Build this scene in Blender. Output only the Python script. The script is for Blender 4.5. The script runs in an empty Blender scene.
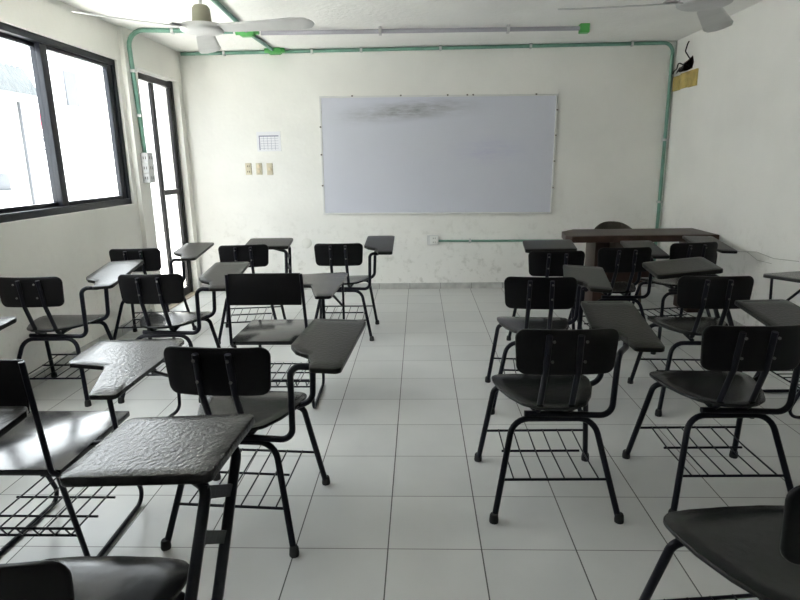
import bpy, bmesh, math, random
from mathutils import Vector, Matrix
random.seed(7)
S = bpy.context.scene
COL = S.collection
R = math.radians

# ------------------------------------------------------------------ camera
cam = bpy.data.objects.new('camera', bpy.data.cameras.new('camera'))
COL.objects.link(cam)
PITCH, YAW, ROLL = 0.235407, 0.035542, -0.016128
cp, sp, cy, sy, cr, sr = (math.cos(PITCH), math.sin(PITCH), math.cos(YAW), math.sin(YAW), math.cos(ROLL), math.sin(ROLL))
cR = Vector((cy, sy, 0)); cF = Vector((-sy*cp, cy*cp, -sp)); cU = cR.cross(cF)
cR, cU = cR*cr + cU*sr, -cR*sr + cU*cr
M = Matrix.Identity(4)
for i in range(3):
    M[i][0], M[i][1], M[i][2] = cR[i], cU[i], -cF[i]
M[0][3], M[1][3], M[2][3] = 0.1235, -1.8273, 1.3718
cam.matrix_world = M
cam.data.sensor_width = 36.0
cam.data.lens = 575.6/800*36.0
cam.data.clip_start = 0.02
S.camera = cam

# ------------------------------------------------------------------ world, sun, exposure
w = bpy.data.worlds.new('sky'); S.world = w; w.use_nodes = True
bg = w.node_tree.nodes['Background']
bg.inputs['Color'].default_value = (0.94, 0.97, 1.0, 1)
bg.inputs['Strength'].default_value = 3.0
sun = bpy.data.objects.new('sun', bpy.data.lights.new('sun', 'SUN')); COL.objects.link(sun)
sun.data.energy = 13.0
sun.data.angle = R(0.6)
sun.data.color = (1.0, 0.97, 0.92)
sun.rotation_euler = Vector((0.04, 0.42, -0.88)).to_track_quat('-Z', 'Y').to_euler()
S.view_settings.view_transform = 'Standard'
S.view_settings.look = 'None'
S.view_settings.gamma = 1.0
S.view_settings.use_curve_mapping = False
S.view_settings.exposure = 2.2
S.cycles.max_bounces = 10
S.cycles.diffuse_bounces = 7
S.cycles.glossy_bounces = 5
S.cycles.use_denoising = True
S.cycles.sample_clamp_indirect = 6.0
S.cycles.caustics_reflective = False
S.cycles.caustics_refractive = False

def portal(name, loc, sx, sz):
    l = bpy.data.lights.new(name, 'AREA'); l.shape = 'RECTANGLE'; l.size = sz; l.size_y = sx
    l.cycles.is_portal = True
    o = bpy.data.objects.new(name, l); COL.objects.link(o); o.location = loc
    o.rotation_euler = (0, R(-90), 0)
portal('window_daylight', (-2.53, 1.22, 1.64), 3.95, 1.2)
portal('door_daylight', (-2.52, 3.885, 1.1), 0.95, 2.3)

# ------------------------------------------------------------------ materials
def nodes(name):
    m = bpy.data.materials.new(name); m.use_nodes = True
    n = m.node_tree.nodes; b = n['Principled BSDF']
    return m, m.node_tree, n, m.node_tree.links, b
def mat(name, c, rough=0.5, metal=0.0, bump=0.0, bscale=60.0, var=0.0, vscale=8.0, coat=0.0, spec=0.5):
    m, t, n, L, b = nodes(name)
    b.inputs['Base Color'].default_value = (*c, 1)
    if isinstance(rough, tuple):                     # worn patches: gloss varies over the surface
        tcr = n.new('ShaderNodeTexCoord'); nr = n.new('ShaderNodeTexNoise'); nr.inputs['Scale'].default_value = 7; nr.inputs['Detail'].default_value = 3
        mrr = n.new('ShaderNodeMapRange'); mrr.inputs['From Min'].default_value = .35; mrr.inputs['From Max'].default_value = .65
        mrr.inputs['To Min'].default_value, mrr.inputs['To Max'].default_value = rough
        L.new(tcr.outputs['Object'], nr.inputs['Vector']); L.new(nr.outputs['Fac'], mrr.inputs['Value']); L.new(mrr.outputs['Result'], b.inputs['Roughness'])
    else: b.inputs['Roughness'].default_value = rough
    b.inputs['Metallic'].default_value = metal
    b.inputs['Coat Weight'].default_value = coat
    b.inputs['Specular IOR Level'].default_value = spec
    tc = n.new('ShaderNodeTexCoord')
    if var:
        no = n.new('ShaderNodeTexNoise'); no.inputs['Scale'].default_value = vscale; no.inputs['Detail'].default_value = 6
        L.new(tc.outputs['Object'], no.inputs['Vector'])
        cr_ = n.new('ShaderNodeValToRGB')
        cr_.color_ramp.elements[0].position = .3; cr_.color_ramp.elements[1].position = .7
        cr_.color_ramp.elements[0].color = (*[x*(1-var) for x in c], 1)
        cr_.color_ramp.elements[1].color = (*[min(1, x*(1+var)) for x in c], 1)
        L.new(no.outputs['Fac'], cr_.inputs['Fac']); L.new(cr_.outputs['Color'], b.inputs['Base Color'])
    if bump:
        n2 = n.new('ShaderNodeTexNoise'); n2.inputs['Scale'].default_value = bscale; n2.inputs['Detail'].default_value = 4
        L.new(tc.outputs['Object'], n2.inputs['Vector'])
        bp = n.new('ShaderNodeBump'); bp.inputs['Strength'].default_value = bump; bp.inputs['Distance'].default_value = 0.004
        L.new(n2.outputs['Fac'], bp.inputs['Height']); L.new(bp.outputs['Normal'], b.inputs['Normal'])
    return m

def wall_mat(name, c, rough_bump, stain=0.0):
    """Painted plaster: faint blotches everywhere, scuffs and specks in the lowest metre."""
    m, t, n, L, b = nodes(name)
    b.inputs['Roughness'].default_value = 0.75
    b.inputs['Specular IOR Level'].default_value = 0.25
    g = n.new('ShaderNodeNewGeometry')
    no = n.new('ShaderNodeTexNoise'); no.inputs['Scale'].default_value = 1.7; no.inputs['Detail'].default_value = 7
    L.new(g.outputs['Position'], no.inputs['Vector'])
    ra = n.new('ShaderNodeValToRGB')
    ra.color_ramp.elements[0].position = .3; ra.color_ramp.elements[1].position = .62
    ra.color_ramp.elements[0].color = (*[x*0.93 for x in c], 1); ra.color_ramp.elements[1].color = (*c, 1)
    L.new(no.outputs['Fac'], ra.inputs['Fac'])
    last = ra.outputs['Color']
    if stain:
        sep = n.new('ShaderNodeSeparateXYZ'); L.new(g.outputs['Position'], sep.inputs[0])
        mr = n.new('ShaderNodeMapRange'); mr.inputs['From Min'].default_value = 0.95; mr.inputs['From Max'].default_value = 0.1
        L.new(sep.outputs['Z'], mr.inputs['Value'])
        n3 = n.new('ShaderNodeTexNoise'); n3.inputs['Scale'].default_value = 11; n3.inputs['Detail'].default_value = 10; n3.inputs['Roughness'].default_value = .72
        L.new(g.outputs['Position'], n3.inputs['Vector'])
        r3 = n.new('ShaderNodeValToRGB'); r3.color_ramp.elements[0].position = .53; r3.color_ramp.elements[1].position = .66
        L.new(n3.outputs['Fac'], r3.inputs['Fac'])
        mu = n.new('ShaderNodeMath'); mu.operation = 'MULTIPLY'
        L.new(mr.outputs['Result'], mu.inputs[0]); L.new(r3.outputs['Color'], mu.inputs[1])
        m2 = n.new('ShaderNodeMath'); m2.operation = 'MULTIPLY'; m2.inputs[1].default_value = stain
        L.new(mu.outputs[0], m2.inputs[0])
        mx = n.new('ShaderNodeMix'); mx.data_type = 'RGBA'
        L.new(m2.outputs[0], mx.inputs['Factor']); L.new(last, mx.inputs['A'])
        mx.inputs['B'].default_value = (c[0]*.45, c[1]*.44, c[2]*.40, 1)
        last = mx.outputs['Result']
    L.new(last, b.inputs['Base Color'])
    n2 = n.new('ShaderNodeTexNoise'); n2.inputs['Scale'].default_value = 22; n2.inputs['Detail'].default_value = 5
    L.new(g.outputs['Position'], n2.inputs['Vector'])
    bp = n.new('ShaderNodeBump'); bp.inputs['Strength'].default_value = rough_bump; bp.inputs['Distance'].default_value = 0.008
    L.new(n2.outputs['Fac'], bp.inputs['Height']); L.new(bp.outputs['Normal'], b.inputs['Normal'])
    return m

T = 0.34
def floor_mat():
    m, t, n, L, b = nodes('floor_tiles')
    g = n.new('ShaderNodeNewGeometry'); sep = n.new('ShaderNodeSeparateXYZ'); L.new(g.outputs['Position'], sep.inputs[0])
    def math_(op, a, bb=None, c=None):
        x = n.new('ShaderNodeMath'); x.operation = op
        for i, v in enumerate((a, bb, c)):
            if v is None: continue
            if isinstance(v, (int, float)): x.inputs[i].default_value = v
            else: L.new(v, x.inputs[i])
        return x.outputs[0]
    def line(out, half):
        q = math_('DIVIDE', out, T)
        f = math_('FRACT', math_('ADD', q, 100.5))
        d = math_('ABSOLUTE', math_('SUBTRACT', f, 0.5))
        return math_('LESS_THAN', d, half/T), math_('FLOOR', math_('ADD', q, 100.0))
    gx, ix = line(sep.outputs['X'], 0.0024)
    gy, iy = line(sep.outputs['Y'], 0.0020)
    cb = n.new('ShaderNodeCombineXYZ'); L.new(ix, cb.inputs[0]); L.new(iy, cb.inputs[1])
    wn = n.new('ShaderNodeTexWhiteNoise'); wn.noise_dimensions = '3D'; L.new(cb.outputs[0], wn.inputs['Vector'])
    no = n.new('ShaderNodeTexNoise'); no.inputs['Scale'].default_value = 3.0; no.inputs['Detail'].default_value = 8
    L.new(g.outputs['Position'], no.inputs['Vector'])
    ad = math_('ADD', math_('MULTIPLY', wn.outputs['Value'], .35), math_('MULTIPLY', no.outputs['Fac'], .9))
    ra = n.new('ShaderNodeValToRGB')
    ra.color_ramp.elements[0].position = .25; ra.color_ramp.elements[1].position = .95
    ra.color_ramp.elements[0].color = (.50, .505, .50, 1); ra.color_ramp.elements[1].color = (.60, .60, .585, 1)
    L.new(ad, ra.inputs['Fac'])
    mx = n.new('ShaderNodeMix'); mx.data_type = 'RGBA'
    L.new(math_('MULTIPLY', gy, .9), mx.inputs['Factor']); L.new(ra.outputs['Color'], mx.inputs['A']); mx.inputs['B'].default_value = (.12, .115, .11, 1)
    my = n.new('ShaderNodeMix'); my.data_type = 'RGBA'
    L.new(gx, my.inputs['Factor']); L.new(mx.outputs['Result'], my.inputs['A']); my.inputs['B'].default_value = (.07, .068, .065, 1)
    L.new(my.outputs['Result'], b.inputs['Base Color'])
    rr = n.new('ShaderNodeMapRange'); rr.inputs['To Min'].default_value = .28; rr.inputs['To Max'].default_value = .36
    L.new(no.outputs['Fac'], rr.inputs['Value']); L.new(rr.outputs['Result'], b.inputs['Roughness'])
    gb = math_('MAXIMUM', gx, gy)
    bp = n.new('ShaderNodeBump'); bp.inputs['Strength'].default_value = .35; bp.inputs['Distance'].default_value = 0.003; bp.invert = True
    L.new(gb, bp.inputs['Height']); L.new(bp.outputs['Normal'], b.inputs['Normal'])
    return m

def baseboard_mat():
    m, t, n, L, b = nodes('baseboard_tile')
    b.inputs['Roughness'].default_value = .45
    g = n.new('ShaderNodeNewGeometry'); sep = n.new('ShaderNodeSeparateXYZ'); L.new(g.outputs['Position'], sep.inputs[0])
    a = n.new('ShaderNodeMath'); a.operation = 'ADD'; L.new(sep.outputs['X'], a.inputs[0]); L.new(sep.outputs['Y'], a.inputs[1])
    no = n.new('ShaderNodeTexNoise'); no.inputs['Scale'].default_value = 9; no.inputs['Detail'].default_value = 8
    L.new(g.outputs['Position'], no.inputs['Vector'])
    ra = n.new('ShaderNodeValToRGB'); ra.color_ramp.elements[0].position = .3; ra.color_ramp.elements[1].position = .7
    ra.color_ramp.elements[0].color = (.36, .36, .35, 1); ra.color_ramp.elements[1].color = (.56, .56, .54, 1)
    L.new(no.outputs['Fac'], ra.inputs['Fac'])
    q = n.new('ShaderNodeMath'); q.operation = 'DIVIDE'; L.new(a.outputs[0], q.inputs[0]); q.inputs[1].default_value = T
    f = n.new('ShaderNodeMath'); f.operation = 'FRACT'; q2 = n.new('ShaderNodeMath'); q2.operation = 'ADD'; L.new(q.outputs[0], q2.inputs[0]); q2.inputs[1].default_value = 50
    L.new(q2.outputs[0], f.inputs[0])
    l = n.new('ShaderNodeMath'); l.operation = 'LESS_THAN'; L.new(f.outputs[0], l.inputs[0]); l.inputs[1].default_value = .013
    mx = n.new('ShaderNodeMix'); mx.data_type = 'RGBA'
    L.new(l.outputs[0], mx.inputs['Factor']); L.new(ra.outputs['Color'], mx.inputs['A']); mx.inputs['B'].default_value = (.15, .15, .14, 1)
    L.new(mx.outputs['Result'], b.inputs['Base Color'])
    return m

def board_mat():
    """Whiteboard enamel with a dark half-wiped smear along the upper left and thin leftover strokes."""
    m, t, n, L, b = nodes('whiteboard_enamel')
    b.inputs['Roughness'].default_value = .34
    tc = n.new('ShaderNodeTexCoord'); mp = n.new('ShaderNodeMapping')
    L.new(tc.outputs['Object'], mp.inputs['Vector'])
    mp.inputs['Rotation'].default_value = (0, R(6), 0); mp.inputs['Scale'].default_value = (1.6, 1.0, 9.0)
    no = n.new('ShaderNodeTexNoise'); no.inputs['Scale'].default_value = 2.4; no.inputs['Detail'].default_value = 9; no.inputs['Roughness'].default_value = .7
    L.new(mp.outputs[0], no.inputs['Vector'])
    sep = n.new('ShaderNodeSeparateXYZ'); L.new(tc.outputs['Object'], sep.inputs[0])
    def bell(out, c, wd):
        a = n.new('ShaderNodeMath'); a.operation = 'SUBTRACT'; L.new(out, a.inputs[0]); a.inputs[1].default_value = c
        d = n.new('ShaderNodeMath'); d.operation = 'ABSOLUTE'; L.new(a.outputs[0], d.inputs[0])
        r_ = n.new('ShaderNodeMapRange'); r_.interpolation_type = 'SMOOTHSTEP'
        r_.inputs['From Min'].default_value = wd; r_.inputs['From Max'].default_value = 0
        L.new(d.outputs[0], r_.inputs['Value']); return r_.outputs['Result']
    def slant2():                                    # the smear climbs slightly to the right
        x = n.new('ShaderNodeMath'); x.operation = 'MULTIPLY_ADD'; L.new(sep.outputs['X'], x.inputs[0]); x.inputs[1].default_value = -.075
        L.new(sep.outputs['Z'], x.inputs[2]); return x.outputs[0]
    def mul(a, c):
        x = n.new('ShaderNodeMath'); x.operation = 'MULTIPLY'; L.new(a, x.inputs[0])
        if isinstance(c, float): x.inputs[1].default_value = c
        else: L.new(c, x.inputs[1])
        return x.outputs[0]
    r1 = n.new('ShaderNodeValToRGB'); r1.color_ramp.elements[0].position = .30; r1.color_ramp.elements[1].position = .62
    L.new(no.outputs['Fac'], r1.inputs['Fac'])
    smear = mul(mul(mul(bell(sep.outputs['X'], -.30, .95), bell(slant2(), .478, .135)), r1.outputs['Color']), .95)
    base = n.new('ShaderNodeMix'); base.data_type = 'RGBA'
    n4 = n.new('ShaderNodeTexNoise'); n4.inputs['Scale'].default_value = 1.4; n4.inputs['Detail'].default_value = 5
    L.new(tc.outputs['Object'], n4.inputs['Vector'])
    L.new(mul(n4.outputs['Fac'], .9), base.inputs['Factor'])
    base.inputs['A'].default_value = (.66, .67, .74, 1); base.inputs['B'].default_value = (.60, .61, .70, 1)
    mx = n.new('ShaderNodeMix'); mx.data_type = 'RGBA'
    L.new(smear, mx.inputs['Factor']); L.new(base.outputs['Result'], mx.inputs['A']); mx.inputs['B'].default_value = (.25, .255, .27, 1)
    st = mul(mul(bell(sep.outputs['X'], .55, .55), bell(sep.outputs['Z'], .05, .2)), mul(r1.outputs['Color'], .28))
    m3 = n.new('ShaderNodeMix'); m3.data_type = 'RGBA'
    L.new(st, m3.inputs['Factor']); L.new(mx.outputs['Result'], m3.inputs['A']); m3.inputs['B'].default_value = (.36, .34, .62, 1)
    L.new(m3.outputs['Result'], b.inputs['Base Color'])
    return m

BLACK = mat('black_painted_metal', (.006, .006, .011), .34, bump=.12, bscale=90, spec=.2)
PLY = mat('black_painted_plywood', (.006, .0055, .006), .40, bump=.15, bscale=45, spec=.16)
SEAT = mat('worn_black_seat', (.010, .010, .010), .20, bump=.12, bscale=30, spec=.28)
TABLET = mat('worn_black_tablet', (.010, .0095, .008), .29, bump=.35, bscale=70, var=.35, vscale=14, spec=.14)
BRUSHED = mat('brushed_on_black_paint', (.016, .015, .015), (.20, .255), bump=.5, bscale=80, var=.3, vscale=20, spec=.32)
SHEET = mat('black_painted_sheet_metal', (.012, .012, .013), (.13, .19), bump=.08, bscale=14, spec=.55)
RUBBER = mat('black_rubber', (.012, .012, .012), .7)
STEEL = mat('worn_steel', (.16, .16, .15), .4, metal=.6)
WALL = wall_mat('white_plaster', (.86, .85, .815), .28, .5)
WALL_L = wall_mat('white_plaster_window_side', (.82, .81, .77), .22, .3)
CEIL = wall_mat('rough_white_ceiling', (.90, .895, .87), .9)
FRAME = mat('black_aluminium', (.010, .012, .018), .40, spec=.25)
DFRAME = mat('bronze_aluminium', (.020, .018, .019), .42, spec=.3)
ALU = mat('pale_aluminium', (.62, .62, .62), .4, metal=.3)
GREEN = mat('dull_green_pipe', (.17, .33, .26), .5, var=.12, vscale=12)
BRIGHT = mat('bright_green_plastic', (.09, .42, .10), .45)
LILAC = mat('lilac_grey_tube', (.42, .41, .46), .45)
IVORY = mat('ivory_plastic', (.60, .54, .40), .45)
GREYPL = mat('grey_white_plastic', (.60, .60, .60), .5)
DARK = mat('dark_slot', (.02, .018, .016), .6)
WOODT = mat('dark_brown_wood', (.040, .022, .016), .42, spec=.22, bump=.2, bscale=25, var=.35, vscale=7)
WICKER = mat('brown_woven_plastic', (.10, .082, .058), .6)
TAN = mat('raw_yellow_wood', (.52, .40, .13), .7, bump=.3, var=.28, vscale=9)
HOLE = mat('bare_dark_plaster', (.11, .075, .075), .9, bump=.8, var=.9, vscale=26)
FANW = mat('dusty_white_enamel', (.60, .60, .595), .5, var=.06)
KHAKI = mat('beige_enamel', (.33, .315, .235), .55)
LINE = mat('printed_ink', (.30, .30, .40), .8)
PAPER = mat('white_paper', (.80, .80, .83), .8)
EXTW = mat('white_house_wall', (.62, .62, .62), .85)  # plain off-white of the house wall across the yard
EXTG = mat('pale_concrete', (.62, .61, .58), .9)
AWN = mat('grey_awning', (.07, .078, .082), .6)
PIPEG = mat('grey_pipe', (.035, .038, .045), .6)
REDM = mat('red_sign_paint', (.70, .06, .10), .5)
INK = mat('black_sign_paint', (.04, .04, .05), .6)
def glass_mat(name, tint):
    m, t, n, L, b = nodes(name)
    for x in list(n):
        if x.type == 'BSDF_PRINCIPLED': n.remove(x)
    tr = n.new('ShaderNodeBsdfTransparent'); gl = n.new('ShaderNodeBsdfGlossy'); gl.inputs['Roughness'].default_value = .02
    mx = n.new('ShaderNodeMixShader'); mx.inputs[0].default_value = .05
    tr.inputs['Color'].default_value = tint
    L.new(tr.outputs[0], mx.inputs[1]); L.new(gl.outputs[0], mx.inputs[2])
    L.new(mx.outputs[0], n['Material Output'].inputs['Surface'])
    return m
GLASS = glass_mat('window_glass', (.93, .95, .95, 1))
DGLASS = glass_mat('tinted_door_glass', (.62, .63, .63, 1))

# ------------------------------------------------------------------ mesh helpers
def new(name, me, parent=None, loc=None, rot=None):
    o = bpy.data.objects.new(name, me); COL.objects.link(o)
    if parent: o.parent = parent
    if loc: o.location = loc
    if rot: o.rotation_euler = rot
    return o
def mesh(name, bm, m, smooth=40):
    bmesh.ops.recalc_face_normals(bm, faces=bm.faces)
    me = bpy.data.meshes.new(name); bm.to_mesh(me); bm.free(); me.materials.append(m)
    if smooth:
        for p in me.polygons: p.use_smooth = True
        me.set_sharp_from_angle(angle=R(smooth))
    return me
def box(bm, x0, x1, y0, y1, z0, z1, bev=0.0):
    v = [bm.verts.new((x, y, z)) for z in (z0, z1) for y in (y0, y1) for x in (x0, x1)]
    f = [bm.faces.new([v[i] for i in q]) for q in ((0,2,3,1),(4,5,7,6),(0,1,5,4),(2,6,7,3),(0,4,6,2),(1,3,7,5))]
    if bev:
        es = {e for q in f for e in q.edges}
        bmesh.ops.bevel(bm, geom=list(es), offset=bev, segments=2, affect='EDGES', profile=.6)
def boxm(name, m, *a, bev=0.0):
    bm = bmesh.new(); box(bm, *a, bev=bev); return mesh(name, bm, m, 35 if bev else 0)
def arc(s, e, t):
    w_ = s.angle(e)
    return s.copy() if w_ < 1e-5 else (s*math.sin((1-t)*w_) + e*math.sin(t*w_))/math.sin(w_)
def fillet(pts, rad, n=6):
    P = [Vector(p) for p in pts]; out = [P[0]]
    for i in range(1, len(P)-1):
        a, b, c = P[i-1], P[i], P[i+1]
        u, v = (a-b), (c-b); lu, lv = u.length, v.length; u.normalize(); v.normalize()
        ang = u.angle(v)
        r_ = rad[i-1] if isinstance(rad, (list, tuple)) else rad
        if ang > math.pi-0.02 or r_ <= 0: out.append(b); continue
        d = min(r_/math.tan(ang/2), lu*.48, lv*.48); rr = d*math.tan(ang/2)
        cen = b + (u+v).normalized()*(rr/math.sin(ang/2))
        s, e = b+u*d-cen, b+v*d-cen
        for k in range(n+1):
            out.append(cen + arc(s, e, k/n))
    out.append(P[-1]); return out
def tube(bm, pts, r, seg=8, cap=True):
    P = [Vector(p) for p in pts]; rings = []; prev = None
    for i, p in enumerate(P):
        t = (P[min(i+1, len(P)-1)]-P[max(i-1, 0)]).normalized()
        if prev is None:
            a = Vector((0, 0, 1)) if abs(t.z) < .9 else Vector((1, 0, 0))
            nrm = (a - t*a.dot(t)).normalized()
        else:
            nrm = (prev - t*prev.dot(t)).normalized()
        prev = nrm; bi = t.cross(nrm)
        rings.append([bm.verts.new(p+(nrm*math.cos(2*math.pi*k/seg)+bi*math.sin(2*math.pi*k/seg))*r) for k in range(seg)])
    for a, b in zip(rings, rings[1:]):
        for k in range(seg): bm.faces.new((a[k], a[(k+1) % seg], b[(k+1) % seg], b[k]))
    if cap: bm.faces.new(rings[0][::-1]); bm.faces.new(rings[-1])
def tubem(name, m, pts, r, rad=0.0, seg=8, n=6):
    bm = bmesh.new(); tube(bm, fillet(pts, rad, n) if rad else pts, r, seg); return mesh(name, bm, m, 60)
def lathe(bm, prof, seg=16, org=(0, 0, 0)):
    rings = [[bm.verts.new((org[0]+r*math.cos(2*math.pi*k/seg), org[1]+r*math.sin(2*math.pi*k/seg), org[2]+z)) for k in range(seg)] for r, z in prof]
    for a, b in zip(rings, rings[1:]):
        for k in range(seg): bm.faces.new((a[k], a[(k+1) % seg], b[(k+1) % seg], b[k]))
    bm.faces.new(rings[0][::-1]); bm.faces.new(rings[-1])
def lathem(name, m, prof, seg=16): bm = bmesh.new(); lathe(bm, prof, seg); return mesh(name, bm, m, 50)
def round_outline(pts, rad, n=4):
    """Closed 2-D outline with filleted corners."""
    P = [Vector((p[0], p[1], 0)) for p in pts]; out = []
    for i in range(len(P)):
        a, b, c = P[i-1], P[i], P[(i+1) % len(P)]
        u, v = a-b, c-b; lu, lv = u.length, v.length; u.normalize(); v.normalize(); ang = u.angle(v)
        r_ = rad[i] if isinstance(rad, (list, tuple)) else rad
        if ang > math.pi-.05 or r_ == 0: out.append(b); continue
        d = min(r_/math.tan(ang/2), lu*.48, lv*.48); rr = d*math.tan(ang/2)
        cen = b+(u+v).normalized()*(rr/math.sin(ang/2)); s, e = b+u*d-cen, b+v*d-cen
        for k in range(n+1): out.append(cen+arc(s, e, k/n))
    res = []
    for i, p in enumerate(out):                      # subdivide long edges so the plate can be bent
        q = out[(i+1) % len(out)]; k = max(1, int((q-p).length/.04))
        for j in range(k): res.append(p.lerp(q, j/k))
    return [(p.x, p.y) for p in res]
def plate(name, m, outline, thick, bev=.004, cen=None, deform=None):
    """Solid plate (top at z=0) over a star-shaped outline, eased edges, optional bend."""
    bm = bmesh.new(); N = len(outline)
    if cen is None: cen = (sum(p[0] for p in outline)/N, sum(p[1] for p in outline)/N)
    sc = max(math.hypot(p[0]-cen[0], p[1]-cen[1]) for p in outline)
    def ring(k, z): return [bm.verts.new((cen[0]+(p[0]-cen[0])*k, cen[1]+(p[1]-cen[1])*k, z)) for p in outline]
    kb = 1-bev/sc*1.3
    ks = [(.25, 0), (.5, 0), (.75, 0), (kb, 0), (1-(1-kb)*.3, -bev*.3), (1, -bev), (1, -thick+bev), (1-(1-kb)*.3, -thick+bev*.3), (kb, -thick), (.75, -thick), (.5, -thick), (.25, -thick)]
    rs = [ring(k, z) for k, z in ks]
    for a, b in zip(rs, rs[1:]):
        for i in range(N): bm.faces.new((a[i], b[i], b[(i+1) % N], a[(i+1) % N]))
    ct, cb = bm.verts.new((*cen, 0)), bm.verts.new((*cen, -thick))
    for i in range(N):
        bm.faces.new((ct, rs[0][i], rs[0][(i+1) % N])); bm.faces.new((cb, rs[-1][(i+1) % N], rs[-1][i]))
    if deform:
        for v in bm.verts: v.co = Vector(deform(*v.co))
    return mesh(name, bm, m, 50)
def empty(name, label, cat, loc=(0, 0, 0), rz=0.0, group=None):
    o = bpy.data.objects.new(name, None); COL.objects.link(o); o.empty_display_size = .1
    o.location = loc; o.rotation_euler = (0, 0, rz)
    return tag(o, label, cat, group)
def tag(o, label, cat, group=None):
    o['label'] = label; o['category'] = cat
    if group: o['group'] = group
    return o
def struct(name, me, parent=None):
    o = new(name, me, parent)
    if not parent: o['kind'] = 'structure'
    return o

# ------------------------------------------------------------------ the room
XL, XD, XR, YF, YB, ZC = -2.365, -2.325, 2.70, 4.42, -3.3, 2.50
WY0, WY1, WZ0, WZ1 = -0.75, 3.19, 1.052, 2.23
DY0, DY1, DZ = 3.45, 4.33, 2.205
TH = .15
struct('floor', boxm('floor', floor_mat(), XL-TH, XR+TH, YB-TH, YF+TH, -.1, 0))
struct('ceiling', boxm('ceiling', CEIL, XL-TH, XR+TH, YB-TH, YF+TH, ZC, ZC+.15))
struct('wall_front', boxm('wall_front', WALL, XL-TH, XR+TH, YF, YF+TH, 0, ZC))
struct('wall_right', boxm('wall_right', WALL, XR, XR+TH, YB, YF, 0, ZC))
struct('wall_back', boxm('wall_back', WALL, XL-TH, XR+TH, YB-TH, YB, 0, ZC))
bm = bmesh.new()
box(bm, XL-TH, XL, YB, WY0, 0, ZC)
box(bm, XL-TH, XL, WY0, WY1, 0, WZ0)
box(bm, XL-TH, XL, WY0, WY1, WZ1, ZC)
box(bm, XL-TH, XL, WY1, 3.25, 0, ZC)
box(bm, XL-TH, XD, 3.25, DY0, 0, ZC)
box(bm, XL-TH, XD, DY0, DY1, DZ, ZC)
box(bm, XL-TH, XD, DY1, YF, 0, ZC)
struct('wall_left', mesh('wall_left', bm, WALL_L, 0))
BB = baseboard_mat()
struct('baseboard_front', boxm('baseboard_front', BB, XD+.012, XR, YF-.012, YF, 0, .066))
struct('baseboard_left', boxm('baseboard_left', BB, XL, XL+.012, YB, 3.25, 0, .085))
struct('baseboard_right', boxm('baseboard_right', BB, XR-.012, XR, YB, YF-.012, 0, .066))

# sliding window in the left wall: outer frame, sashes with their panes
def window(name, Y0, Y1, sashes):
    bm = bmesh.new(); x0, x1 = XL-.11, XL-.022
    box(bm, x0, x1, Y0, Y1, WZ1-.045, WZ1, .003); box(bm, x0, x1, Y0, Y1, WZ0, WZ0+.05, .003)
    box(bm, x0, x1, Y1-.045, Y1, WZ0+.05, WZ1-.045, .003); box(bm, x0, x1, Y0, Y0+.045, WZ0+.05, WZ1-.045, .003)
    wn = struct(name, mesh(name, bm, FRAME, 40))
    for a, b_, xo in sashes:
        bm = bmesh.new(); X0, X1 = XL+xo-.004, XL+xo+.032
        z0, z1 = WZ0+.05, WZ1-.045; s = .075
        box(bm, X0, X1, a, a+s, z0, z1, .003); box(bm, X0, X1, b_-s, b_, z0, z1, .003)
        box(bm, X0, X1, a+s, b_-s, z0, z0+.03, .003); box(bm, X0, X1, a+s, b_-s, z1-.03, z1, .003)
        so = new('sash', mesh('sash', bm, FRAME, 40), wn)
        new('pane', boxm('pane', GLASS, (X0+X1)/2-.002, (X0+X1)/2+.002, a+s-.005, b_-s+.005, z0+.025, z1-.025), so)
window('window_1', WY0, WY1, [(2.225, 3.145, -.068), (1.215, 2.30, -.103), (.205, 1.29, -.068), (-.705, .28, -.103)])  # sash nearest the camera is unseen, added to let in more light

# glazed door at the far end of the left wall
bm = bmesh.new(); x0, x1 = -2.435, -2.385
box(bm, x0, x1, DY0, DY0+.045, 0, DZ, .003); box(bm, x0, x1, DY1-.05, DY1, 0, DZ, .003)
box(bm, x0, x1, DY0+.045, DY1-.05, DZ-.07, DZ-.012, .003)
door = struct('door_1', mesh('door_1', bm, DFRAME, 40))
bm = bmesh.new()
box(bm, x0+.008, x1-.008, 3.845, 3.895, .01, DZ-.072, .003)
box(bm, x0+.008, x1-.008, DY1-.085, DY1-.052, .01, DZ-.072, .003)
box(bm, x0+.008, x1-.008, 3.895, DY1-.085, 1.085, 1.135, .003)
box(bm, x0+.008, x1-.008, 3.895, DY1-.085, .01, .09, .003)
leaf = new('door_leaf', mesh('door_leaf', bm, DFRAME, 40), door)
new('upper_pane', boxm('upper_pane', DGLASS, -2.412, -2.408, 3.89, DY1-.08, 1.13, DZ-.075), leaf)
new('lower_pane', boxm('lower_pane', DGLASS, -2.412, -2.408, 3.89, DY1-.08, .085, 1.09), leaf)
bm = bmesh.new(); box(bm, x0+.008, x1-.008, DY0+.045, 3.845, .01, .09, .003); box(bm, x0+.008, x1-.008, DY0+.045, DY0+.08, .09, DZ-.072, .003)
dimming_leaf = new('door_leaf', mesh('door_leaf', bm, DFRAME, 40), door)  # added leaf; its tinted pane dims the light through this half
new('pane', boxm('pane', DGLASS, -2.412, -2.408, DY0+.075, 3.85, .085, DZ-.075), dimming_leaf)
struct('trim_1', boxm('trim_1', mat('threshold_stone', (.42, .36, .28), .5), XD-.19, XD+.005, DY0, DY1, 0, .012))

# ------------------------------------------------------------------ outside the window
o = struct('ground_outside', boxm('ground_outside', EXTG, -9.5, XL-TH, -8, 14, -.1, -.02))
XO = -5.5
bw = new('house', boxm('house', EXTW, XO-.25, XO, -6, 13.5, -.02, 2.95)); bw['label'] = 'low white house wall seen across the yard through the left window'; bw['category'] = 'house'
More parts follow.
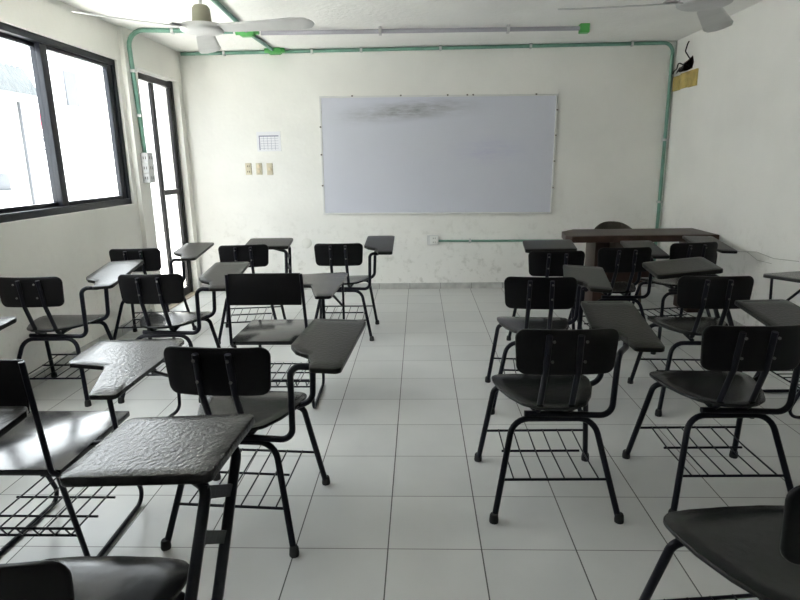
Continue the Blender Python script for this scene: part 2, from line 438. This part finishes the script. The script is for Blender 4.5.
# awning over its door
aw = empty('awning', 'pale corrugated awning with a scalloped edge on the house outside', 'awning', (XO, 6.05, 2.32))
bm = bmesh.new(); n_ = 56; rows = []
for i in range(n_+1):
    y = -.95 + 1.62*i/n_; wv = .014*math.sin(i*math.pi/2)
    rows.append([bm.verts.new((x_, y, z_+wv)) for x_, z_ in ((0, .44), (.12, .23), (.22, .0))])
for a, b_ in zip(rows, rows[1:]):
    for k in range(2): bm.faces.new((a[k], a[k+1], b_[k+1], b_[k]))
bmesh.ops.solidify(bm, geom=bm.faces[:], thickness=.012)
new('canopy', mesh('canopy', bm, AWN, 0), aw)
bm = bmesh.new(); cols_ = []
for i in range(n_+1):
    y = -.95+1.62*i/n_; zb = -.05-.028*abs(math.sin(i*math.pi/8))
    cols_.append([bm.verts.new(p) for p in ((.25, y, .03), (.25, y, zb), (.24, y, zb), (.24, y, .03))])
for a, b_ in zip(cols_, cols_[1:]):
    for k in range(4): bm.faces.new((a[k], a[(k+1) % 4], b_[(k+1) % 4], b_[k]))
bm.faces.new(cols_[0][::-1]); bm.faces.new(cols_[-1])
new('valance', mesh('valance', bm, mat('white_canvas', (.62, .62, .62), .8), 0), aw)
tag(new('drain_pipe', tubem('drain_pipe', PIPEG, [(XO+.03, 6.46, -.02), (XO+.03, 6.48, 2.42)], .022)), 'dark drain pipe running down the white house wall outside', 'pipe')
# painted notice
sg = empty('notice', 'white notice with a red ring on the house wall, half behind the window mullion', 'sign', (XO+.004, 7.05, 1.75))
new('panel', boxm('panel', mat('notice_white', (.80, .80, .81), .6), 0, .008, -.35, .42, -.45, .62), sg)
bm = bmesh.new(); bmesh.ops.create_cone(bm, cap_ends=False, segments=40, radius1=.17, radius2=.17, depth=.006)
bm.free()
bm = bmesh.new()
for k in range(40):
    a, b_ = 2*math.pi*k/40, 2*math.pi*(k+1)/40
    q = [bm.verts.new((.0095, .02+rr*math.cos(t_), .30+rr*math.sin(t_))) for rr, t_ in ((.135, a), (.17, a), (.17, b_), (.135, b_))]
    bm.faces.new(q)
bmesh.ops.remove_doubles(bm, verts=bm.verts, dist=1e-4)
q = [bm.verts.new((.0095, y, z)) for y, z in ((-.105, .19), (-.085, .17), (.125, .41), (.105, .43))]; bm.faces.new(q)
new('ring', mesh('ring', bm, REDM, 0), sg)
cu = bpy.data.curves.new('lettering', 'FONT'); cu.body = 'PRO'; cu.size = .17; cu.extrude = .001; cu.align_x = 'LEFT'
cu.materials.append(INK)
tmp = bpy.data.objects.new('lettering_outline', cu)
lme = bpy.data.meshes.new_from_object(tmp); bpy.data.objects.remove(tmp)
new('lettering', lme, sg, (.012, -.27, -.02), (R(90), 0, R(90)))
bm = bmesh.new()
for z, a, b_ in ((-.13, -.22, .06), (-.24, -.12, .1), (-.34, -.26, -.18), (-.34, -.12, -.04)):
    box(bm, .008, .011, a, b_, z, z+.028)
new('small_print', mesh('small_print', bm, INK, 0), sg)
ow = empty('house_window', 'small grey shuttered window high on the white house outside', 'window', (XO, 7.85, 2.62))
new('shutter', boxm('shutter', PIPEG, 0, .03, -.16, .16, -.3, .25), ow)
new('sill', boxm('sill', EXTW, 0, .08, -.2, .2, -.34, -.3), ow)
ac = empty('wall_box', 'small dark utility box low on the house wall outside the window', 'box', (XO, 5.80, 1.05))
new('body', boxm('body', PIPEG, 0, .12, -.14, .12, .04, .26, bev=.01), ac)
new('shelf', boxm('shelf', AWN, 0, .16, -.3, .3, 0, .04), ac)

# ------------------------------------------------------------------ front wall: whiteboard and fittings
BX, BZ = .318, 1.426; BW, BH = 2.405, 1.175
wb = empty('whiteboard', 'large whiteboard with a grey wiped smear, on the front wall', 'whiteboard', (BX, YF, BZ)); wb.rotation_euler = (0, R(.55), 0)
sf = new('writing_surface', boxm('writing_surface', board_mat(), -BW/2, BW/2, -.022, -.004, -BH/2, BH/2), wb)
bm = bmesh.new(); f = .018
box(bm, -BW/2-f, BW/2+f, -.028, -.002, BH/2, BH/2+f, .002); box(bm, -BW/2-f, BW/2+f, -.028, -.002, -BH/2-f, -BH/2, .002)
box(bm, -BW/2-f, -BW/2, -.028, -.002, -BH/2, BH/2, .002); box(bm, BW/2, BW/2+f, -.028, -.002, -BH/2, BH/2, .002)
new('frame', mesh('frame', bm, mat('pale_board_frame', (.70, .70, .69), .45), 40), wb)
clip = boxm('clip', mat('rusty_clip', (.10, .085, .075), .6), -.008, .008, -.034, 0, -.007, .007, bev=.002)
for x in (-.88, -.38, .10, .30, .36, 1.0): new('clip', clip, wb, (x, 0, BH/2+f*.9))
for z in (.30, 0.02, -.30): new('clip', clip, wb, (-BW/2-f*.9, 0, z))
for z in (.45, .20, -.06, -.33): new('clip', clip, wb, (BW/2+f*.9, 0, z))

pn = empty('paper_notice', 'white timetable sheet taped to the front wall left of the whiteboard', 'notice', (-1.455, YF-.001, 1.602))
new('sheet', boxm('sheet', PAPER, -.127, .127, -.003, 0, -.10, .10), pn)
bm = bmesh.new()
box(bm, -.098, .105, -.0045, -.002, .05, .062)
box(bm, -.104, -.094, -.0045, -.002, -.085, .062)
for z in (.03, .005, -.02, -.045, -.07): box(bm, -.09, .10, -.004, -.002, z, z+.0025)
for x in (-.055, -.015, .025, .065): box(bm, x, x+.0025, -.004, -.002, -.085, .05)
new('printed_grid', mesh('printed_grid', bm, LINE, 0), pn)

def wall_plate(x, z, lab, slots, name, wd=.064, hg=.12):
    e = empty(name, lab, 'switch' if name == 'light_switch' else 'socket', (x, YF, z), 0, 'ivory plates under the paper notice')
    new('plate', boxm('plate', IVORY, -wd/2, wd/2, -.009, 0, -hg/2, hg/2, bev=.003), e)
    if slots == 'sock':
        for zz in (.028, -.028):
            for xx in (-.009, .009): new('socket_slot', boxm('socket_slot', DARK, xx-.003, xx+.003, -.0105, -.006, zz-.009, zz+.009), e)
    else:
        for zz in slots: new('rocker', boxm('rocker', mat('rocker_ivory', (.70, .60, .42), .4), -.014, .014, -.015, -.007, zz-.017, zz+.017, bev=.003), e)
wall_plate(-1.692, 1.324, 'ivory socket plate with dark slots, leftmost of three under the notice', 'sock', 'wall_socket')
wall_plate(-1.579, 1.322, 'ivory switch plate with two rockers, middle of three under the notice', (.026, -.022), 'light_switch')
wall_plate(-1.464, 1.320, 'ivory switch plate with one rocker, rightmost of three under the notice', (.0,), 'light_switch')

ob = empty('outlet_box', 'white outlet box low on the wall under the whiteboard', 'outlet', (.272, YF, .545))
new('box', boxm('box', GREYPL, -.065, .058, -.045, 0, -.052, .052, bev=.005), ob)
new('cover', boxm('cover', mat('white_plastic', (.72, .72, .70), .4), -.035, .052, -.05, -.044, -.046, .046, bev=.002), ob)
for x in (-.002, .018):
    for z in (.012, -.03): new('socket_slot', boxm('socket_slot', DARK, x, x+.005, -.0515, -.048, z, z+.016), ob)
sc = empty('cable_plug', 'faint round blanking cap on the front wall under the notice', 'cap', (-.625, YF, .54))
sc.location = (-1.112, YF, .523)
new('disc', mesh('disc', (lambda b: (lathe(b, [(.055, 0), (.055, .008), (.045, .012), (.0, .013)], 20), b)[1])(bmesh.new()), mat('dull_cream', (.74, .735, .69), .7), 40), sc, rot=(R(90), 0, 0))

# fine cracks in the right wall plaster
wr = bpy.data.objects['wall_right']
for pts_ in ([(3.25, .60), (3.05, .635), (2.86, .625), (2.62, .66), (2.4, .645), (2.12, .672)], [(2.75, .64), (2.6, .60), (2.42, .605)]):
    new('crack', tubem('crack', mat('crack_line', (.42, .41, .38), .9), [(XR-.0008, y, z) for y, z in pts_], .0022, 0, 6), wr)
# conduits
def conduit(name, label, pts, rad, r=.017, clips=()):
    e = empty(name, label, 'conduit')
    new('pipe', tubem('pipe', GREEN, pts, r, rad, 10), e)
    for (x, y, z), ax in clips:
        bm = bmesh.new()
        if ax == 'x': box(bm, x-.012, x+.012, y-.024, y+.021, z-.024, z+.024, .003)
        else: box(bm, x-.024, x+.024, y-.024, y+.021, z-.012, z+.012, .003)
        new('clip', mesh('clip', bm, ALU, 40), e)
    return e
conduit('conduit', 'green conduit along the top of the front wall, bending down the right corner',
        [(XD+.03, YF-.02, ZC-.022), (XR-.045, YF-.02, ZC-.022), (XR-.045, YF-.02, .045)], .09,
        clips=[((-1.85, YF-.02, ZC-.022), 'x'), ((-.95, YF-.02, ZC-.022), 'x'), ((-.45, YF-.02, ZC-.022), 'x'), ((.35, YF-.02, ZC-.022), 'x'), ((1.25, YF-.02, ZC-.022), 'x'), ((2.25, YF-.02, ZC-.022), 'x'), ((XR-.045, YF-.02, 1.55), 'z'), ((XR-.045, YF-.02, .92), 'z')])
conduit('conduit', 'green conduit rising from the left wall socket stack and bending across the ceiling',
        [(XD+.018, 3.375, 1.48), (XD+.018, 3.30, ZC-.02), (-1.462, 3.462, ZC-.02)], .13, r=.019,
        clips=[((XD+.021, 3.325, 2.16), 'z'), ((XD+.021, 3.35, 1.80), 'z'), ((-1.95, 3.372, ZC-.021), 'x')])
conduit('conduit', 'green conduit running down the ceiling from near the left fan to the front wall',
        [(-1.34, 3.438, ZC-.018), (-1.20, 1.0, ZC-.018)], 0)
conduit('conduit', 'short green conduit on the ceiling between the two bright green junction boxes',
        [(-1.33, 4.285, ZC-.018), (-1.345, 3.545, ZC-.018)], 0)
conduit('conduit', 'thin green conduit running right from the outlet box below the whiteboard',
        [(.33, YF-.014, .532), (XR-.07, YF-.014, .512)], 0, r=.012, clips=[((.67, YF-.016, .53), 'x')])
def junction(lab, x, y):
    e = empty('junction_box', lab, 'junction box', (x, y, ZC))
    new('box', boxm('box', BRIGHT, -.066, .066, -.045, .045, -.05, 0, bev=.008), e)
    new('lid', boxm('lid', BRIGHT, -.054, .054, -.038, .038, -.056, -.049, bev=.003), e)
    for s in (-1, 1): new('collar', tubem('collar', BRIGHT, [(s*.06, 0, -.02), (s*.10, 0, -.02)], .023, 0, 10), e)
junction('bright green junction box on the ceiling behind the left fan', -1.345, 3.49)
junction('bright green junction box where the ceiling conduit meets the front wall', -1.315, 4.335)
tl = empty('ceiling_tube', 'long lilac grey tube running across the ceiling before the whiteboard', 'tube', (0, 0, ZC-.034))
new('tube', tubem('tube', LILAC, [(-1.22, 3.475, 0), (1.53, 3.585, 0)], .018, 0, 12), tl)
new('end_cap', boxm('end_cap', BRIGHT, 1.515, 1.595, 3.55, 3.62, -.04, .034, bev=.006), tl, None, None)
for x in (-.2, .9): new('bracket', boxm('bracket', ALU, x-.012, x+.012, 3.475+(x+1.22)*.04-.03, 3.475+(x+1.22)*.04+.03, -.03, .034, bev=.003), tl)

# socket stack beside the door
ss = empty('socket_stack', 'three grey surface sockets stacked on the left wall beside the door', 'socket', (XD, 3.37, 1.355))
for k in (1, 0, -1):
    bm = bmesh.new(); box(bm, 0, .065, -.055, .055, k*.087-.043, k*.087+.043, .004)
    bx_ = new('socket_box', mesh('socket_box', bm, GREYPL, 40), ss)
    for yy in (-.022, .012): new('socket_slot', boxm('socket_slot', DARK, .0645, .0665, yy, yy+.008, k*.087-.013, k*.087+.013), bx_)
    for xx in (.022, .042): new('socket_slot', boxm('socket_slot', DARK, xx, xx+.006, -.0565, -.0545, k*.087-.012, k*.087+.012), bx_)

# raw wooden board and torn hole in the right corner
wbd = empty('wooden_board', 'raw yellow wooden board fixed high on the right wall near the corner', 'board', (XR, 0, 0))
for k, (a, b_) in enumerate(((3.895, 4.058), (4.072, 4.232), (4.246, 4.395))):
    new('plank', boxm('plank', TAN, -.02, 0, a, b_, 2.018+.006*(k % 2), 2.165-.01*(k == 2), bev=.003), wbd)
hl = empty('torn_cavity', 'dark torn plaster patch with loose wires above the yellow board', 'hole', (XR, 0, 0))
bm = bmesh.new()
pts_ = [(4.36, 2.205), (4.28, 2.185), (4.14, 2.18), (4.02, 2.185), (4.0, 2.24), (4.03, 2.30), (4.12, 2.275), (4.2, 2.262), (4.25, 2.235), (4.31, 2.232)]
fr_ = [bm.verts.new((-.004, y, z)) for y, z in pts_]; bm.faces.new(fr_)
bmesh.ops.solidify(bm, geom=bm.faces[:], thickness=.004)
new('patch', mesh('patch', bm, HOLE, 0), hl)
WIRE = mat('black_wire', (.02, .018, .02), .5)
for k, ps in enumerate(([(-.01, 4.05, 2.2), (-.05, 4.1, 2.25), (-.03, 4.16, 2.21), (-.04, 4.25, 2.19), (-.015, 4.33, 2.185)],
                        [(-.01, 4.08, 2.28), (-.04, 4.12, 2.35), (-.02, 4.13, 2.42), (-.012, 4.12, 2.44)],
                        [(-.01, 4.2, 2.24), (-.045, 4.24, 2.27), (-.03, 4.3, 2.22), (-.04, 4.34, 2.20), (-.03, 4.38, 2.185)])):
    new('wire', tubem('wire', WIRE, ps, .006, .03, 6), hl)

# ------------------------------------------------------------------ ceiling fans
def blade_mesh():
    out = [(.10, -.045), (.16, -.06), (.62, -.082), (.70, -.07), (.735, -.02), (.735, .02), (.70, .065), (.62, .076), (.16, .055), (.10, .04)]
    return plate('blade', FANW, round_outline(out, .03, 3), .005, .0015, (.40, 0),
                 lambda x, y, z: (x, y*math.cos(.2), z-y*math.sin(.2)+.05*max(0, (x-.45))**2 - .02*x))
BL = blade_mesh()
IRON = boxm('blade_iron', FANW, .06, .20, -.02, .02, .002, .008, bev=.002)
def fan(label, x, y, zh, angs):
    e = empty('ceiling_fan', label, 'ceiling fan', (x, y, zh))
    new('motor', lathem('motor', FANW, [(.03, .026), (.10, .025), (.130, .018), (.134, 0), (.130, -.014), (.118, -.020), (.03, -.021)], 28), e)
    new('motor_housing', lathem('motor_housing', KHAKI, [(.060, .025), (.053, .115), (.040, .132), (.015, .135)], 24), e)
    new('down_rod', lathem('down_rod', ALU, [(.011, .13), (.011, ZC-zh)], 12), e)
    new('ceiling_cup', lathem('ceiling_cup', KHAKI, [(.02, ZC-zh-.07), (.055, ZC-zh-.03), (.06, ZC-zh)], 20), e)
    for a in angs:
        b_ = new('blade', BL, e, (0, 0, .0), (0, 0, R(a)))
        new('blade_iron', IRON, b_)
fan('white three-blade ceiling fan with a beige housing, at the left', -1.212, 2.0, 2.195, (-12, 106, 226))
fan('white three-blade ceiling fan at the right, cut by the picture top', 1.59, 1.44, 2.145, (58, 178, 298))

# ------------------------------------------------------------------ teacher's table and chair
tb = empty('wooden_table', "dark brown wooden teacher's table against the front right wall", 'table', (2.045, 3.425, 0))
top = round_outline([(-.655, -.23), (-.61, -.27), (.64, -.27), (.645, .25), (-.47, .26), (-.61, .1)], .012, 2)
new('tabletop', plate('tabletop', WOODT, top, .055, .004, (0, 0)), tb, (0, 0, .725))
new('leg', boxm('leg', WOODT, -.36, -.235, -.12, .18, 0, .671, bev=.006), tb)
new('leg', boxm('leg', WOODT, .50, .615, -.12, .18, 0, .671, bev=.006), tb)
new('stretcher', boxm('stretcher', WOODT, -.235, .50, .0, .04, .25, .37, bev=.004), tb)
tc_ = empty('woven_chair', 'brown woven chair whose rounded back shows above the table', 'chair', (2.055, 3.92, 0))
def wicker_back():
    bm = bmesh.new(); nx, nz = 40, 8; rows = []
    for j in range(nz+1):
        row = []
        for i in range(nx+1):
            u = -1+2*i/nx; hw = .205; zt = .757-.085*abs(u)**2.6
            z = .42+(zt-.42)*j/nz
            row.append(bm.verts.new((u*hw, .10-.08*u*u+.12*(z-.42) + .006*(i % 2), z)))
        rows.append(row)
    for a, b_ in zip(rows, rows[1:]):
        for i in range(nx): bm.faces.new((a[i], a[i+1], b_[i+1], b_[i]))
    bmesh.ops.solidify(bm, geom=bm.faces[:], thickness=.014)
    return mesh('woven_back', bm, WICKER, 20)
new('woven_back', wicker_back(), tc_)
new('seat', plate('seat', WICKER, round_outline([(-.22, -.24), (.22, -.24), (.2, .14), (-.2, .14)], .06), .03), tc_, (0, 0, .44))
for sx in (-1, 1):
    new('leg', tubem('leg', WICKER, [(sx*.21, -.22, 0), (sx*.19, -.19, .43)], .016), tc_)
    new('leg', tubem('leg', WICKER, [(sx*.20, .17, 0), (sx*.18, .10, .43)], .016), tc_)

# ------------------------------------------------------------------ school chairs
TR_ = .0122
def half_leg(sx, yf, ys, xf, top, xt, rad):
    return tubem('leg', BLACK, [(sx*xf, yf, .004), (sx*xt, ys, top), (0, ys, top)], TR_, rad, 10)
LEG = {(sx, k): half_leg(sx, *( (-.238, -.12, .242, .380, .158, .075) if k == 'r' else (.238, .13, .25, .412, .198, .035))) for sx in (-1, 1) for k in 'rf'}
CAP = lathem('foot_cap', RUBBER, [(.0175, 0), (.0185, .008), (.0165, .03), (.0135, .036)], 12)
seat_out = [(-.175, .215), (-.10, .232), (0, .238), (.10, .232), (.175, .215), (.208, .175), (.208, .12), (.196, .04), (.165, -.05), (.125, -.13), (.065, -.178), (0, -.19), (-.065, -.178), (-.125, -.13), (-.165, -.05), (-.196, .04), (-.208, .12), (-.208, .175)]
SEATM = plate('seat', SEAT, round_outline(seat_out, .06, 3), .014, .004, (0, .05),
              lambda x, y, z: (x, y, z + .006*((x/.2)**2) + .010*max(0, (-y-.02)/.17)**2 - .012*max(0, (y-.10)/.14)**2))
back_out = [(-.192, .0885), (.192, .0885), (.180, -.0875), (-.180, -.0875)]
BACKM = plate('backrest', PLY, round_outline(back_out, [.034, .034, .034, .034], 5), .013, .004, (0, 0),
              lambda x, y, z: (x, -.217 + .006*0 + z*-1 + .62*x*x - .05*y, .683+y))
SUP = {s: tubem('back_support', BLACK, [(s*.062, .14, .422), (s*.062, -.128, .408), (s*.060, -.206, .60), (s*.057, -.2325, .755)], .0118, .05, 10) for s in (-1, 1)}
BOLT = lathem('bolt', STEEL, [(.006, 0), (.006, .003), (.003, .005)], 8)
BRK = {s: None for s in (-1, 1)}
def bracket(s):
    bm = bmesh.new()
    tube(bm, [(s*.05, -.12, .39), (s*.09, -.09, .430)], .011, 6)
    return mesh('seat_bracket', bm, BLACK, 60)
BRK = {s: bracket(s) for s in (-1, 1)}
def leg_pt(k, z):
    yf, ys = (-.238, -.12) if k == 'r' else (.238, .13); t = z/(.38 if k == 'r' else .412)
    return yf+(ys-yf)*t, (.242 if k == 'r' else .25)+((.158-.242) if k == 'r' else (.198-.25))*t
def rack_mesh():
    bm = bmesh.new()
    yr, xr = leg_pt('r', .155); yf, xf = leg_pt('f', .175)
    tube(bm, [(-xr, yr, .155), (xr, yr, .155)], .0058, 6)
    tube(bm, [(-xf, yf, .175), (xf, yf, .175)], .0058, 6)
    ym = .03; tube(bm, [(-.175, ym, .160), (.155, ym, .160)], .0055, 6)
    for k in range(6):
        x = -.165+.066*k
        tube(bm, [(x, yf+.004, .178), (x, ym, .164), (x+.004, yr-.004, .158)], .0032, 5)
    return mesh('book_rack', bm, BLACK, 60)
RACK = rack_mesh()
# paddle-shaped writing tablet, origin at its pivot
tabA = [(-.185, .47), (.035, .47), (.05, .44), (.055, -.145), (-.055, -.14), (-.068, -.065), (-.088, -.01), (-.150, .035), (-.185, .095)]
TABA = plate('writing_tablet', TABLET, round_outline(tabA, [.018, .02, .015, .022, .02, .02, .03, .03, .03], 4), .019, .004, (-.03, .14))
GRV = boxm('pencil_groove', DARK, -.155, .01, .440, .450, -.001, .0006)
tabC = [(-.188, .162), (.188, .162), (.188, -.162), (-.188, -.162)]
TABC = plate('writing_tablet', TABLET, round_outline(tabC, .022, 4), .027, .005, (0, 0))
TABC_B = TABC.copy(); TABC_B.materials[0] = BRUSHED
tabB = [(0, .36), (.31, .435), (.335, .40), (.335, .20), (.315, -.235), (.235, -.24), (.165, .04), (.03, .06), (.015, .085)]
tabB = [(x-.15, y-.08) for x, y in tabB]
TABB = plate('writing_tablet', BRUSHED, round_outline(tabB, [.02, .014, .02, .05, .02, .014, .02, .008, .02], 3), .016, .003, (.075, .13))

def tab_matrix(org, d, yaw, pitch, roll):
    m = Matrix.Identity(4)
    sh = Matrix.Identity(4); sh[2][1] = math.tan(R(pitch)); sh[2][0] = -math.tan(R(roll))
    return Matrix.Translation(Vector(org)+Vector(d)) @ Matrix.Rotation(R(yaw), 4, 'Z') @ Matrix.Rotation(R(pitch), 4, 'X') @ Matrix.Rotation(R(roll), 4, 'Y')

def plain_frame(root, lean=0, bx=0):
    new('seat', SEATM, root, (0, 0, .444))
    bk = new('backrest', BACKM, root, (bx, -lean, 0))
    for s in (-1, 1):
        for z, y in ((.735, -.245), (.655, -.232)):
            new('bolt', BOLT, bk, (s*.059, y, z), (R(88), 0, 0))
        new('back_support', SUP[s], root)
        new('seat_bracket', BRK[s], root)
        for k in 'rf':
            lg = new('leg', LEG[(s, k)], root)
            yf, xf = leg_pt(k, 0)
            new('foot_cap', CAP, lg, (s*xf, yf, 0))
    new('book_rack', RACK, root)

def chair_a(label, x, y, rot, d=(0, 0, 0), yaw=0, pitch=4, roll=0, bx=0):
    root = empty('tablet_chair', label, 'chair', (x, y, 0), R(rot), 'black tablet-arm chairs with rounded backs')
    plain_frame(root, 0, bx)
    mt = tab_matrix((.375, -.05, .70), d, yaw, pitch, roll)
    def under(u, v): return mt @ Vector((u, v, -.019-.0115))
    a, b_ = under(-.045, -.10), under(-.05, .06)
    lean = Vector((a.x-.03, a.y-.02, a.z))
    pts = [(-.115, -.12, .4025), (.226, -.12, .392), (.234, -.125, a.z+.012), a + Vector((-.02, .05, 0)), b_, (.258, .105, b_.z-.02), (.248, .10, .452), (.165, .085, .425)]
    new('arm_tube', tubem('arm_tube', BLACK, pts, .0122, [.045, .035, .03, .02, .035, .05], 10), root)
    tbm = new('writing_tablet', TABA, root); tbm.matrix_parent_inverse = Matrix.Identity(4); tbm.matrix_local = mt
    new('pencil_groove', GRV, tbm)
    return root
def chair_c(label, x, y, rot, d=(0, 0, 0), yaw=0, pitch=4, roll=0, tab=TABC, lean=0):
    root = empty('tablet_chair', label, 'chair', (x, y, 0), R(rot), 'black chairs with broad desk tablets')
    plain_frame(root, lean)
    mt = tab_matrix((.11, .34, .71), d, yaw, pitch, roll)
    def under(u, v, dz=-.027-.0125): return mt @ Vector((u, v, dz))
    n1, f1 = under(.135, -.09), under(.14, .075)
    n0, f0 = under(.163, -.135, -.04), under(.165, .06, -.04)
    bm = bmesh.new()
    tube(bm, fillet([(.12, -.04, .425), (.13, -.04, .352), (n0.x+.005, -.04, .352), (n0.x, n0.y, n0.z-.01), under(.02, -.03)], [.02, .035, .04], 6), .0135, 10)
    new('arm_tube', mesh('arm_tube', bm, BLACK, 60), root)
    bm = bmesh.new()
    tube(bm, fillet([(.12, .14, .425), (.13, .14, .352), (f0.x+.005, .14, .352), (f0.x, f0.y, f0.z-.01), under(.02, .10)], [.02, .035, .04], 6), .0135, 10)
    new('arm_tube', mesh('arm_tube', bm, BLACK, 60), root)
    for t, t2 in ((.70, .42), (.95, .70)):
        A = Vector((n0.x+.005, -.04, .352)).lerp(n0, t); B = Vector((f0.x+.005, .14, .352)).lerp(f0, t2)
        bm = bmesh.new(); bmesh.ops.create_cube(bm, size=1)
        dv = B-A; q = dv.to_track_quat('Y', 'Z').to_matrix().to_4x4()
        bmesh.ops.transform(bm, matrix=Matrix.Translation((A+B)/2) @ q @ Matrix.Diagonal((.009, dv.length, .03, 1)), verts=bm.verts)
        new('arm_brace', mesh('arm_brace', bm, BLACK, 0), root)
    tbm = new('writing_tablet', tab, root); tbm.matrix_local = mt
    return root

# square sheet-metal chair on sled runners
SQS = None
def sq_seat():
    bm = bmesh.new(); box(bm, -.222, .222, -.215, .225, -.022, 0, .004); return mesh('seat', bm, SHEET, 40)
SQS = sq_seat()
def sq_back():
    bm = bmesh.new(); box(bm, -.188, .188, -.006, .006, -.083, .083, .004); return mesh('backrest', bm, PLY, 40)
SQB = sq_back()
SQU = {s: tubem('back_support', BLACK, [(s*.192, -.262, .825), (s*.205, -.235, .455), (s*.212, -.20, .42), (s*.19, .15, .42)], .0088, .03, 8) for s in (-1, 1)}
SQL = {s: tubem('sled_leg', BLACK, [(s*.185, .15, .425), (s*.18, .33, .0095), (s*.19, -.10, .0095), (s*.20, -.20, .425)], .0092, .045, 8) for s in (-1, 1)}
def sq_rack():
    bm = bmesh.new()
    for y, z in ((-.135, .16), (-.02, .155), (.10, .155), (.245, .16)): tube(bm, [(-.19, y, z), (.19, y, z)], .0048, 6)
    tube(bm, [(-.19, -.155, .20), (.19, -.155, .20)], .0048, 6)
    for k in range(7):
        x = -.165+.055*k; tube(bm, [(x, .25, .165), (x, -.14, .165), (x, -.16, .20)], .0034, 5)
    return mesh('book_rack', bm, BLACK, 60)
SQR = sq_rack()
def chair_b(label, x, y, rot, d=(0, 0, 0), yaw=0, pitch=2, roll=0):
    root = empty('square_tablet_chair', label, 'chair', (x, y, 0), R(rot), 'square-backed sled chairs')
    new('seat', SQS, root, (0, 0, .452))
    new('backrest', SQB, root, (0, -.256, .745), (R(-4), 0, 0))
    for s in (-1, 1):
        new('back_support', SQU[s], root); new('sled_leg', SQL[s], root)
    new('book_rack', SQR, root)
    mt = tab_matrix((.15, .08, .70), d, yaw, pitch, roll)
    def under(u, v): return mt @ Vector((u-.15, v-.08, -.016-.006))
    a = under(.265, -.17); f_ = under(.305, .37); mid = under(.23, .12)
    new('tablet_post', tubem('tablet_post', BLACK, [a, (a.x-.005, a.y+.03, .47), (.205, a.y+.06, .44), (.16, a.y+.06, .425)], .0085, .025, 8), root)
    new('tablet_post', tubem('tablet_post', BLACK, [f_, (f_.x, f_.y-.02, .36), (.20, .22, .30)], .0075, .04, 8), root)
    new('tablet_brace', tubem('tablet_brace', BLACK, [mid, (f_.x-.004, f_.y-.015, .50)], .0075, 0, 8), root)
    tbm = new('writing_tablet', TABB, root); tbm.matrix_local = mt
    return root

LAB = {}
# left-hand block of chairs
chair_a('black chair against the left wall under the window, its tablet gleaming white', -2.083, 1.505, .8, (-.013, .029, .017), 6.6, 5.1, -2.6, -.018)
chair_a('black chair farthest left in the front row, just before the glass door', -2.035, 2.594, 5.0, (.007, .010, -.006), -.5, 3.8, .3)
chair_a('black chair with bright daylight glinting on its seat, in front of the glass door chair', -1.425, 1.56, .9, (.006, -.006, -.006), 1.9, 4.9, -.1)
chair_a('black chair standing alone in the front row below the whiteboard, left of the aisle', -.500, 2.757, -.3, (-.016, .005, .007), .3, 5.3, -.1)
chair_a('black round-backed chair in the left foreground beside the aisle, notched tablet at its right', -.561, .216, -3.9, (-.001, 0, -.002), 0, .4, .9)
chair_c('front-row chair below the switch plates, broad tablet held on two posts', -1.262, 2.728, 8.8, (.031, -.015, .008), -4.9, 5.7, .5)
chair_c('nearest chair at bottom left, with a large brush-streaked desk tablet on twin posts', -.625, -.845, 0, (-.02, .01, -.029), -3.1, .5, -3.6, TABC_B, .02)
chair_b('square-backed black chair in the middle of the left block, behind the round-backed aisle chair', -.675, 1.30, 0, (.017, .001, .001), .6, .1, .2)
chair_b('square-backed chair at the left edge with a glossy seat reflecting blue-white light', -1.225, -.02, 0, (.043, .081, -.029), 4.8, -1.4, 3.7)
chair_a('chair beyond the left edge, only its scuffed tablet corner showing over the glossy seat', -1.372, -.80, 0)
chair_a('chair beyond the left edge below the window, only its pointed tablet tip showing', -2.075, .165, 0)
# right-hand block
chair_a('black round-backed chair nearest the aisle on the right, its whole book rack in view', .644, .406, .7, (.008, .084, -.027), -8.5, 3.8, -1.9, .016)
chair_a('black chair directly ahead of the nearest right aisle chair', .780, 1.375, -5.1, (-.048, -.040, .017), -7.5, 1.1, 2.3)
chair_c('aisle-side front-row chair on the right, broad tablet hiding the top of its back', 1.059, 2.265, -1.8, (-.065, -.013, .03), -4.1, 4.9, -1.2)
chair_a('middle front-row chair before the wooden table, below the woven chair', 1.540, 2.386, 3.9, (-.05, .048, 0), -12.8, 3.0, -1.5)
chair_a('front-row chair before the right end of the wooden table, tablet tip against the right wall', 2.085, 2.59, 10.7, (-.002, .023, -.003), -20.2, 3.5, .2)
chair_c('second-row chair on the right with a broad olive tablet tilted above its back', 1.676, 1.356, -3.0, (-.062, .059, .009), -.1, 4.5, -6.2)
chair_a('large black round-backed chair at the right, its arm bending up at the picture edge', 1.342, .436, .8, (.05, -.007, -.024), -3, 5.3, -1.5, .008)
chair_a('nearest chair at bottom right, only its dark seat and back edge showing', .98, -.622, 6, (.07, -.08, 0), -14, bx=.004)
chair_b('square chair beyond the right edge, only a dark tablet tip against the right wall', 2.40, 1.27, 90, (-.05, -.105, .02), 22, 1.5)
